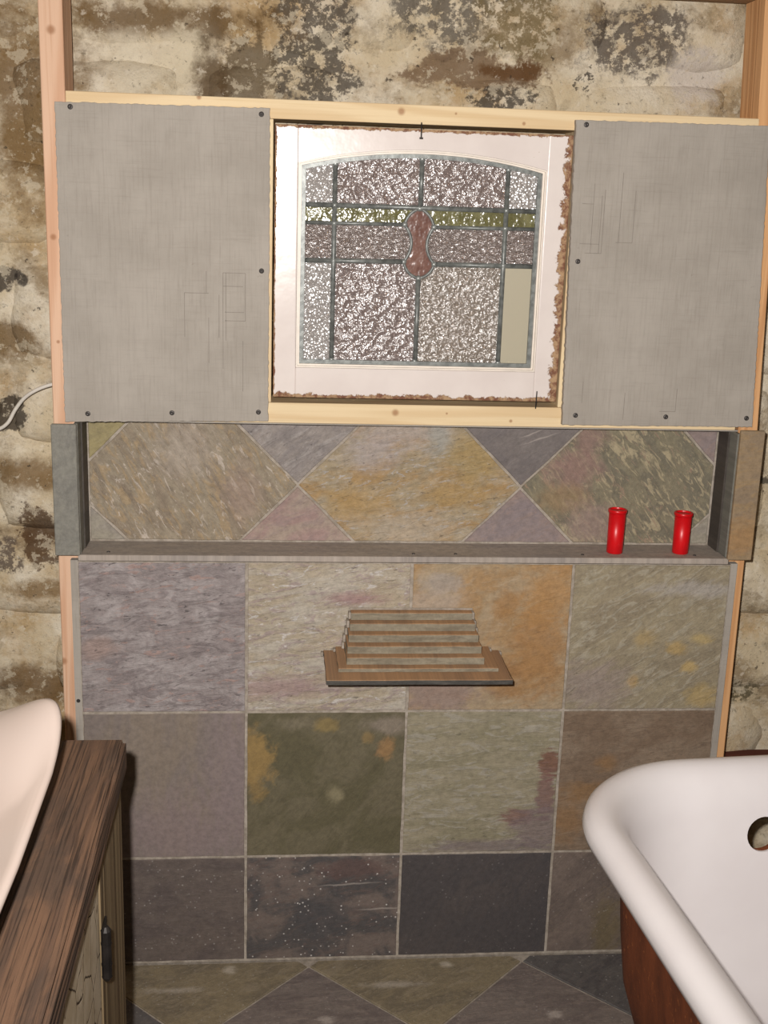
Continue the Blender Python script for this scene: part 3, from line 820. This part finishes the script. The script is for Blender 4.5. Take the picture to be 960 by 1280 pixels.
def pane(poly, m):
    bm = slab_bm(poly, GY, GT, 'W', cham=0.0, tess=True)
    return wpart('glass_pane', bm, m)
def archrow(a, b):
    return [(a + (b - a) * i / 8, arch(a + (b - a) * i / 8) - 0.012) for i in range(9)]
for a, b, m in ((XA, XB, G_FINE), (XB, XC, G_HAM), (XC, XD, G_HAM), (XD, XE, G_FINE)):
    pane([(b, Z1_), (a, Z1_)] + archrow(a, b), m)
pane([(XA, Z2_), (XB, Z2_), (XB, Z1_), (XA, Z1_)], G_GREEN)
pane([(XD, Z2_), (XE, Z2_), (XE, Z1_), (XD, Z1_)], G_GREEN)
pane([(XB, Z2_)] + [L1] + tl_a[::-1][1:] + [(XB, Z1_)], G_GREEN)
pane([R1, (XD, Z2_), (XD, Z1_)] + tr_a[:-1], G_GREEN)
pane([(XA, Z3_), (XB, Z3_), (XB, Z2_), (XA, Z2_)], G_RIP)
pane([(XD, Z3_), (XE, Z3_), (XE, Z2_), (XD, Z2_)], G_RIP)
pane([(XB, Z3_), L2] + tl_b[::-1][1:] + [(XB, Z2_)], G_RIP)
pane([R2, (XD, Z3_), (XD, Z2_)] + tr_b[:-1], G_RIP)
pane([(XA, ZB), (XB, ZB), (XB, Z3_), (XA, Z3_)], G_FINE)
pane([(XB, ZB), (XC, ZB)] + tl_c[::-1] + [(XB, Z3_)], G_HAM)
pane([(XC + 0.001, ZB), (XD, ZB), (XD, Z3_)] + tr_c, G_HAM2)
pane([(XD, ZB), (XE, ZB), (XE, Z3_), (XD, Z3_)], G_FROST)
pane(tl_a + tl_b[1:] + tl_c[1:] + tr_c[::-1][1:] + tr_b[::-1][1:] + tr_a[::-1][1:-1], G_RED)
# lead cames
def came(pts, r=0.0034):
    bm = bmesh.new()
    tube_bm([(p[0], 0.0465, p[1]) for p in pts], r, 8, bm)
    for v in bm.verts: v.co.y = 0.048 + (v.co.y - 0.0465) * 1.0
    wpart('came', bm, M_LEAD, smooth=True)
for x in (XB, XD):
    came([(x, ZB - 0.002), (x, arch(x) - 0.012)], 0.0050)
came([(XC, Z1_), (XC, arch(XC) - 0.012)], 0.0050)
came([(XC + 0.001, ZB - 0.002), T_bot], 0.0050)
came([(XA, Z1_), (XE, Z1_)], 0.0050)
came([(XA, Z2_), L1], 0.0040); came([R1, (XE, Z2_)], 0.0040)
came([(XA, Z3_), L2], 0.0050); came([R2, (XE, Z3_)], 0.0050)
came(tl_a + tl_b[1:] + tl_c[1:], 0.0034); came(tr_a + tr_b[1:] + tr_c[1:], 0.0034)
for x, z in [(x, z) for x in (XB, XD) for z in (Z1_, Z2_, Z3_)] + [T_top, L1, L2, R1, R2, T_bot, (XC, arch(XC) - 0.014), (XB, arch(XB) - 0.014), (XD, arch(XD) - 0.014), (XB, ZB), (XD, ZB), (XC, ZB)]:
    bm = bmesh.new(); bmesh.ops.create_uvsphere(bm, u_segments=10, v_segments=6, radius=0.0056)
    for v in bm.verts: v.co.y *= 0.75
    bmesh.ops.translate(bm, verts=bm.verts, vec=(x, 0.0468, z))
    wpart('solder_joint', bm, M_SOLDER, smooth=True)
# two bent nails holding the sash, and the cracked rail joint
wpart('nail', tube_bm([(0.605, 0.040, 1.633), (0.605, 0.022, 1.631), (0.605, 0.020, 1.618), (0.605, 0.0195, 1.606)], 0.0012, 6), M_IRON)
wpart('nail', tube_bm([(0.602, 0.0195, 1.6055), (0.608, 0.0195, 1.6055)], 0.0016, 6), M_IRON)
wpart('nail', tube_bm([(0.8385, 0.0275, 1.168), (0.8375, 0.024, 1.15), (0.837, 0.0235, 1.136)], 0.0011, 6), M_IRON)

# ================================================================ STEPPED SHELF
def soap_shelf():
    o = empty('slate_shelf', (0.62, 0.0, 0.662))
    tag(o, 'stepped shelf of stacked slate strips jutting from the tiled wall', 'shelf')
    mt = slate('slate_rust_face', C(142, 102, 58, .5), C(126, 92, 58, .5), C(148, 106, 60, .5), 0.1, (1, 3), 12, 0.5, 0.4, blobs=())
    me = slate('slate_cut_edge', C(146, 134, 108), C(128, 116, 92), C(160, 148, 122), 0.02, (1, 6), 10, 0.5, 0.3)
    md = slate('slate_dark_edge', C(84, 80, 74), C(70, 68, 64), C(98, 92, 84), 0.02, (1, 6), 10, 0.5, 0.3)
    tiers = [(0.453, 0.789, -0.150, 0.6625, 0.6715), (0.476, 0.769, -0.113, 0.672, 0.679), (0.492, 0.745, -0.096, 0.6795, 0.693), (0.494, 0.742, -0.077, 0.6935, 0.708),
             (0.497, 0.739, -0.058, 0.7085, 0.723), (0.500, 0.735, -0.039, 0.7235, 0.738), (0.503, 0.732, -0.020, 0.7385, 0.7525)]
    rnd = random.Random(4)
    for i, (x0, x1, y, z0, z1) in enumerate(tiers):
        poly = rag([(x0, y), (x1, y), (x1, -0.0016), (x0, -0.0016)], 0.02, 0.0009, rnd)
        bm = slab_bm(poly, z1, z1 - z0, 'F', cham=0.0008)
        ob = link('slate_strip', bm, mt, o, ((x0 + x1) / 2, y / 2, z1))
        ob.data.materials.append(md if i == 0 else me)
        for f in ob.data.polygons:
            if abs(f.normal.z) < 0.6: f.material_index = 1
    # mortar fillets where the strips meet the wall
    bm = bmesh.new()
    for i, (x0, x1, y, z0, z1) in enumerate(tiers):
        for s, x in ((-1, x0), (1, x1)):
            box_bm(min(x, x + s * 0.005), max(x, x + s * 0.005), max(y * 0.8, -0.012 - 0.002 * i), -0.0012, z0, z1 - 0.001, 0.001, bm=bm)
    box_bm(0.500, 0.735, -0.005, -0.0012, 0.7527, 0.7565, 0.001, bm=bm)
    link('mortar', bm, M_GROUT, o, (0.62, 0, 0.70))
soap_shelf()

# ================================================================ RED CANISTERS
gr = G('red_plastic', 0.35, 0.45)
gr.done(gr.mix(gr.rng(gr.noise(gr.obj(), 30, 2), 0.3, 0.7), C(206, 14, 22), C(190, 10, 20)))
M_RED = gr.m
def canister(x, y, h, label):
    o = empty('red_canister', (x, y, 0.8572)); tag(o, label, 'canister', 'red canisters in the niche')
    r = 0.0155
    body = lathe_bm([(0, 0), (r - 0.001, 0), (r, 0.0012), (r + 0.0006, h - 0.006), (r - 0.001, h - 0.006), (0, h - 0.006)], 32)
    link('body', body, M_RED, o, smooth=False)
    lid = lathe_bm([(r + 0.0008, h - 0.007), (r + 0.0024, h - 0.006), (r + 0.0026, h - 0.001), (r + 0.0018, h), (r - 0.0012, h), (r - 0.002, h - 0.0025), (0, h - 0.0025)], 32)
    link('lid', lid, M_RED, o)
    for ch in o.children:
        ch.location = (0, 0, 0)
        for f in ch.data.polygons: f.use_smooth = abs(f.normal.z) < 0.3
canister(1.012, 0.036, 0.086, 'taller red plastic canister with flanged lid on niche sill')
canister(1.142, 0.036, 0.081, 'shorter red plastic canister standing nearer the golden niche trim')

# ================================================================ CABLE and BATTEN
cab = [(-0.30, 0.165, 1.045), (-0.20, 0.165, 1.048), (-0.165, 0.160, 1.056), (-0.145, 0.155, 1.07), (-0.130, 0.150, 1.095), (-0.112, 0.145, 1.118), (-0.090, 0.140, 1.134), (-0.062, 0.135, 1.146), (-0.03, 0.132, 1.152), (0.05, 0.132, 1.155)]
def smooth_pts(pts, k=4):
    out = []; P_ = [Vector(p) for p in pts]
    for i in range(len(P_) - 1):
        p0, p1, p2, p3 = P_[max(i - 1, 0)], P_[i], P_[i + 1], P_[min(i + 2, len(P_) - 1)]
        for j in range(k):
            t = j / k
            out.append(0.5 * ((2 * p1) + (p2 - p0) * t + (2 * p0 - 5 * p1 + 4 * p2 - p3) * t * t + (3 * p1 - p0 - 3 * p2 + p3) * t ** 3))
    return out + [P_[-1]]
tag(link('electric_cable', tube_bm(smooth_pts(cab), 0.0036, 8), plain('white_cable_sheath', C(214, 208, 198), 0.45, 0.4), None, (-0.1, 0.14, 1.1), True), 'thin white electric cable curving out from behind the stud', 'cable')
tag(box('wall_batten', 1.29, 2.45, 0.145, 0.19, 0.345, 0.366, wood('dark_red_wood', C(96, 50, 40), C(84, 42, 34), C(72, 36, 30), 'X'), bev=0.002), 'dark red-brown batten along the stone wall behind the bathtub', 'batten')

# ================================================================ VANITY
M_TOP = wood('weathered_dark_plank', C(108, 82, 64), C(94, 72, 58), C(54, 44, 38), 'Y', 1.7, rough=0.75, dark=0.75, bump=0.8)
M_CAB = wood('weathered_olive_board', C(134, 116, 88), C(124, 106, 80), C(92, 78, 58), 'Z', 0.5, rough=0.8, bump=0.6)
gd = G('cracked_cream_paint', 0.7, 0.2)
_v = gd.obj()
_c = gd.mix(gd.rng(gd.noise(_v, 18, 5, 0.6), 0.35, 0.65), C(196, 182, 160), C(176, 160, 134))
_cr = gd.voro(gd.vmath('ADD', _v, gd.vmath('MULTIPLY', gd.noisec(_v, 20), (0.02, 0.02, 0.02))), 16, 'DISTANCE_TO_EDGE')
_c = gd.mix(gd.rng(_cr, 0.02, 0.006), _c, C(70, 56, 42))
_c = gd.mix(gd.rng(gd.noise(_v, 60, 5, 0.7), 0.62, 0.68), _c, C(110, 92, 68))
gd.done(_c, gd.bump(gd.rng(_cr, 0.0, 0.03), 0.5, 0.003))
M_DOOR = gd.m
VX0, VX1, VY0, VY1, VZ = -0.42, 0.166, -1.66, -0.655, 0.80
van = empty('vanity', (-0.12, -1.16, 0)); tag(van, 'old timber vanity with dark weathered plank top under pale basin', 'vanity')
xs = [VX1, 0.012, -0.138, -0.280, VX0]
rv = random.Random(9)
for a, b in zip(xs[1:], xs):
    bm = box_bm(a + 0.0015, b, VY0, VY1 + rv.uniform(-0.002, 0.002), VZ - 0.040, VZ, 0)
    bmesh.ops.bevel(bm, geom=[e for e in bm.edges if (e.verts[0].co.z > VZ - 0.01 and e.verts[1].co.z > VZ - 0.01) or abs(e.verts[0].co.z - e.verts[1].co.z) > 0.01], offset=0.005, segments=3, affect='EDGES')
    link('top_plank', bm, M_TOP, van, ((a + b) / 2, (VY0 + VY1) / 2, VZ - 0.02))
CX = 0.158
box('side_panel', VX0 + 0.02, CX - 0.024, -0.690, -0.668, 0.0, 0.759, M_CAB, van, bev=0.002)
box('side_panel', VX0 + 0.02, CX - 0.024, -1.645, -1.623, 0.0, 0.759, M_CAB, van, bev=0.002)
box('back_panel', VX0 + 0.0, VX0 + 0.02, -1.645, -0.668, 0.0, 0.759, M_CAB, van, bev=0.002)
box('stile', CX - 0.022, CX, -0.865, -0.662, 0.0, 0.759, M_CAB, van, bev=0.0025)
box('stile', CX - 0.022, CX, -1.645, -1.55, 0.0, 0.759, M_CAB, van, bev=0.0025)
box('bottom_rail', CX - 0.022, CX - 0.002, -1.549, -0.866, 0.0, 0.10, M_CAB, van, bev=0.0025)
box('cabinet_floor', VX0 + 0.021, CX - 0.024, -1.62, -0.692, 0.10, 0.118, M_CAB, van, bev=0.001)
door = box('door', CX - 0.020, CX - 0.001, -1.205, -0.869, 0.104, 0.756, M_DOOR, van, bev=0.003)
door2 = box('door', CX - 0.020, CX - 0.001, -1.546, -1.209, 0.104, 0.756, M_DOOR, van, bev=0.003)
for d in (door, door2):
    kb = lathe_bm([(0, 0), (0.006, 0), (0.006, 0.012), (0.013, 0.018), (0.014, 0.024), (0.010, 0.030), (0, 0.032)], 20)
    bmesh.ops.rotate(kb, verts=kb.verts, cent=(0, 0, 0), matrix=Matrix.Rotation(math.pi / 2, 3, 'Y'))
    link('door_knob', kb, M_IRON, d, smooth=True).location = (0.0095, -0.13 if d is door else 0.13, 0.08)
for hz in (0.622, 0.20):
    hb = box_bm(CX, CX + 0.0025, -0.862, -0.834, hz - 0.030, hz + 0.030, 0.0008)
    tube_bm([(CX + 0.006, -0.867, hz - 0.031), (CX + 0.006, -0.867, hz + 0.031)], 0.006, 12, hb)
    for k in (-0.031, 0.031):
        tube_bm([(CX + 0.006, -0.867, hz + k), (CX + 0.006, -0.867, hz + k * 1.18)], [0.0065, 0.003], 10, hb)
    for k in (-0.014, 0.014):
        tube_bm([(CX + 0.006, -0.867, hz + k - 0.001), (CX + 0.006, -0.867, hz + k + 0.001)], 0.0066, 12, hb)
    link('hinge', hb, M_IRON, van, (CX, -0.86, hz))

# ================================================================ BASIN
def basin():
    cx, cy, hx, hy = -0.115, -1.117, 0.241, 0.322
    base = VZ + 0.0006
    m = G('glazed_ceramic', 0.22, 0.5)
    v = m.obj()
    m.done(m.mix(m.rng(m.noise(v, 5, 2), 0.3, 0.7), C(250, 226, 212, 1.7), C(250, 230, 218, 1.7)))
    nseg = 96
    def pt(t, s, z, sq):
        c_, s_ = math.cos(t), math.sin(t)
        e = 2 / sq
        return (cx + hx * s * math.copysign(abs(c_) ** e, c_), cy + hy * s * math.copysign(abs(s_) ** e, s_), base + z)
    def corner(t):
        e = 2 / 9.0
        return ((abs(math.cos(t)) ** e) * (abs(math.sin(t)) ** e) / 0.857) ** 4
    prof = []    # (scale, height factor along wall, squareness)
    rings = []
    def ring(fs, fz, sq):
        rings.append([pt(2 * math.pi * k / nseg, fs(2 * math.pi * k / nseg), fz(2 * math.pi * k / nseg), sq) for k in range(nseg)])
    rim = lambda t: 0.086 + 0.036 * corner(t)
    for s, f in ((0.40, 0.0), (0.46, 0.0), (0.53, 0.06), (0.64, 0.22), (0.76, 0.48), (0.88, 0.76), (0.965, 0.95)):
        ring(lambda t, s=s: s, lambda t, f=f: rim(t) * f, 2.6 + 4.2 * s)
    ring(lambda t: 0.990, lambda t: rim(t) - 0.002, 9.0)
    ring(lambda t: 0.994, lambda t: rim(t) + 0.002, 9.0)
    ring(lambda t: 0.985, lambda t: rim(t) + 0.005, 9.0)
    ring(lambda t: 0.965, lambda t: rim(t) + 0.0055, 9.0)
    ring(lambda t: 0.945, lambda t: rim(t) + 0.003, 9.0)
    for s, f in ((0.90, 0.93), (0.80, 0.76), (0.66, 0.53), (0.5, 0.34), (0.34, 0.2), (0.18, 0.14), (0.09, 0.125)):
        ring(lambda t, s=s: s, lambda t, f=f: 0.016 + (rim(t) - 0.012) * f * 0.97, 2.0 + 4.6 * s * s)
    bm = bmesh.new()
    V = [[bm.verts.new(p) for p in r] for r in rings]
    for a, b in zip(V, V[1:]):
        for k in range(nseg):
            bm.faces.new([a[k], a[(k + 1) % nseg], b[(k + 1) % nseg], b[k]])
    bm.faces.new(V[0][::-1])
    o = empty('vessel_basin', (cx, cy, base)); tag(o, 'pale pinkish ceramic vessel basin with upswept corners on plank top', 'basin')
    bw = link('bowl', bm, m.m, o, (cx, cy, base), True)
    z0 = rings[-1][0][2]
    dr = lathe_bm([(0.030, z0 - base - 0.002), (0.030, z0 - base + 0.002), (0.022, z0 - base + 0.004), (0.018, z0 - base - 0.004), (0, z0 - base - 0.005)], 24)
    link('drain', dr, plain('chrome_drain', C(190, 190, 190), 0.15, 0.5, 1.0, var=0.02), o, smooth=True).location = (0, 0, 0)
basin()

# ================================================================ BATHTUB
def bathtub():
    HW, LEN, RC = 0.375, 1.50, 0.235
    o = empty('bathtub', (0.0, 0.0, 0.0))
    tag(o, 'white enamelled roll-top bathtub with rusty brown outside', 'bathtub')
    ROT = math.radians(4.5)
    def loop(d, dl=None, far=0.0):
        """plan curve: local x across, y from the tap end (0) towards the camera (negative); d = offset outwards"""
        w = HW + d; y1 = d + far; y0 = -LEN - d
        r = max(RC + d * 0.9, 0.06); rn = w - 0.005
        pts = []
        def arc(cx, cy, rx, ry, a0, a1, n):
            for i in range(n):
                a = a0 + (a1 - a0) * i / n
                pts.append((cx + rx * math.cos(a), cy + ry * math.sin(a)))
        def seg(a, b, n):
            for i in range(n):
                pts.append((a[0] + (b[0] - a[0]) * i / n, a[1] + (b[1] - a[1]) * i / n))
        seg((-(w - r), y1), ((w - r), y1), 24) if False else None
        seg((w - r, y1), (-(w - r), y1), 24)
        arc(-(w - r), y1 - r, r, r, math.pi / 2, math.pi, 18)
        seg((-w, y1 - r), (-w, y0 + rn), 24)
        arc(0, y0 + rn, w, rn, math.pi, 2 * math.pi, 36)
        seg((w, y0 + rn), (w, y1 - r), 24)
        arc(w - r, y1 - r, r, r, 0, math.pi / 2, 18)
        return pts
    def build(prof, close):
        bm = bmesh.new(); V = []
        for d, z, far in prof:
            V.append([bm.verts.new((p[0], p[1], z)) for p in loop(d, None, far)])
        n = len(V[0])
        for a, b in zip(V, V[1:]):
            for k in range(n):
                bm.faces.new([a[k], a[(k + 1) % n], b[(k + 1) % n], b[k]])
        if close: bm.faces.new(V[-1])
        return bm
    inner = [(-0.030, 0.545, 0), (-0.012, 0.547, 0), (-0.003, 0.555, 0), (0.0, 0.566, 0), (-0.0035, 0.579, 0), (-0.012, 0.588, 0), (-0.024, 0.593, 0), (-0.036, 0.593, 0), (-0.049, 0.588, 0),
             (-0.061, 0.577, 0), (-0.071, 0.560, 0), (-0.078, 0.535, 0)] + [(-0.080 - 0.016 * i / 14, 0.525 - 0.13 * i / 14, 0) for i in range(15)] + [
             (-0.108, 0.32, 0), (-0.130, 0.25, 0), (-0.168, 0.205, 0), (-0.22, 0.185, 0), (-0.28, 0.18, 0)]
    outer = [(-0.030, 0.546, 0), (-0.048, 0.543, 0), (-0.058, 0.535, 0), (-0.063, 0.50, 0), (-0.068, 0.45, 0), (-0.074, 0.38, 0), (-0.084, 0.30, 0), (-0.108, 0.22, 0), (-0.155, 0.165, 0), (-0.22, 0.150, 0), (-0.28, 0.148, 0)]
    en = G('white_enamel', 0.30, 0.4)
    v = en.obj()
    en.done(en.mix(en.rng(en.noise(v, 7, 3), 0.3, 0.7), C(228, 222, 222, .95), C(232, 227, 227, .95)), en.bump(en.noise(v, 180, 2), 0.05, 0.0008))
    ru = G('rusty_brown_iron', 0.6, 0.3)
    v = ru.obj()
    c = ru.mix(ru.rng(ru.noise(ru.mapv(v, scale=(1, 1, 0.3)), 22, 6, 0.65), 0.3, 0.7), C(108, 58, 34, .62), C(80, 42, 26, .62))
    c = ru.mix(ru.rng(ru.noise(v, 90, 4, 0.7), 0.6, 0.72, 0, 0.6), c, C(160, 96, 52, .6))
    ru.done(c, ru.bump(ru.noise(v, 120, 4), 0.3, 0.002))
    OFFX, OFFY = 1.193, -0.280
    o.location = (OFFX, OFFY, 0); o.rotation_euler = (0, 0, ROT)
    HX, HZ = -0.008, 0.478
    def cut(ob, hr):
        cm = bmesh.new()
        tube_bm([(HX, 0.02, HZ), (HX, -0.20, HZ)], hr, 28, cm)
        bmesh.ops.recalc_face_normals(cm, faces=cm.faces)
        me = bpy.data.meshes.new('hole'); cm.to_mesh(me); cm.free()
        co = bpy.data.objects.new('hole', me); COL.objects.link(co)
        co.matrix_world = o.matrix_basis
        ob.parent = None; ob.matrix_world = o.matrix_basis
        md = ob.modifiers.new('hole', 'BOOLEAN'); md.operation = 'DIFFERENCE'; md.object = co; md.solver = 'EXACT'
        bpy.context.view_layer.update()
        dg = bpy.context.evaluated_depsgraph_get()
        nm = bpy.data.meshes.new_from_object(ob.evaluated_get(dg))
        ob.modifiers.clear()
        nm.name = ob.name
        ob.data = nm
        bpy.data.objects.remove(co)
        nm.set_sharp_from_angle(angle=math.radians(40))
        ob.parent = o; ob.matrix_parent_inverse = Matrix.Identity(4); ob.matrix_basis = Matrix.Identity(4)
    # one closed shell, enamel inside and rust outside
    bm = build(inner + [], True)
    basin_o = link('enamel_basin', bm, en.m, None, None, True)
    bm = build(outer, True)
    shell_o = link('outer_shell', bm, ru.m, None, None, True)
    for ob, th in ((basin_o, 0.004), (shell_o, 0.004)):
        sm = ob.modifiers.new('thickness', 'SOLIDIFY'); sm.thickness = th; sm.offset = -1 if ob is basin_o else 0
        bpy.context.view_layer.update()
        dg = bpy.context.evaluated_depsgraph_get()
        nm = bpy.data.meshes.new_from_object(ob.evaluated_get(dg)); nm.name = ob.name
        ob.modifiers.clear(); ob.data = nm
        cut(ob, 0.031 if ob is basin_o else 0.037)
    # claw feet
    for sx in (-1, 1):
        for fy in (-0.22, -1.22):
            pts = [(sx * 0.21, fy, 0.185), (sx * 0.275, fy, 0.145), (sx * 0.30, fy, 0.09), (sx * 0.285, fy, 0.045), (sx * 0.295, fy, 0.020)]
            fb = tube_bm(smooth_pts(pts, 3), [0.045, 0.045, 0.044, 0.042, 0.038, 0.034, 0.03, 0.027, 0.024, 0.022, 0.022, 0.024, 0.0195], 12)
            bs = bmesh.ops.create_uvsphere(fb, u_segments=14, v_segments=8, radius=0.028)
            bmesh.ops.translate(fb, verts=bs['verts'], vec=(sx * 0.30, fy, 0.028))
            ob = link('claw_foot', fb, ru.m, None, None, True)
            ob.parent = o
bathtub()
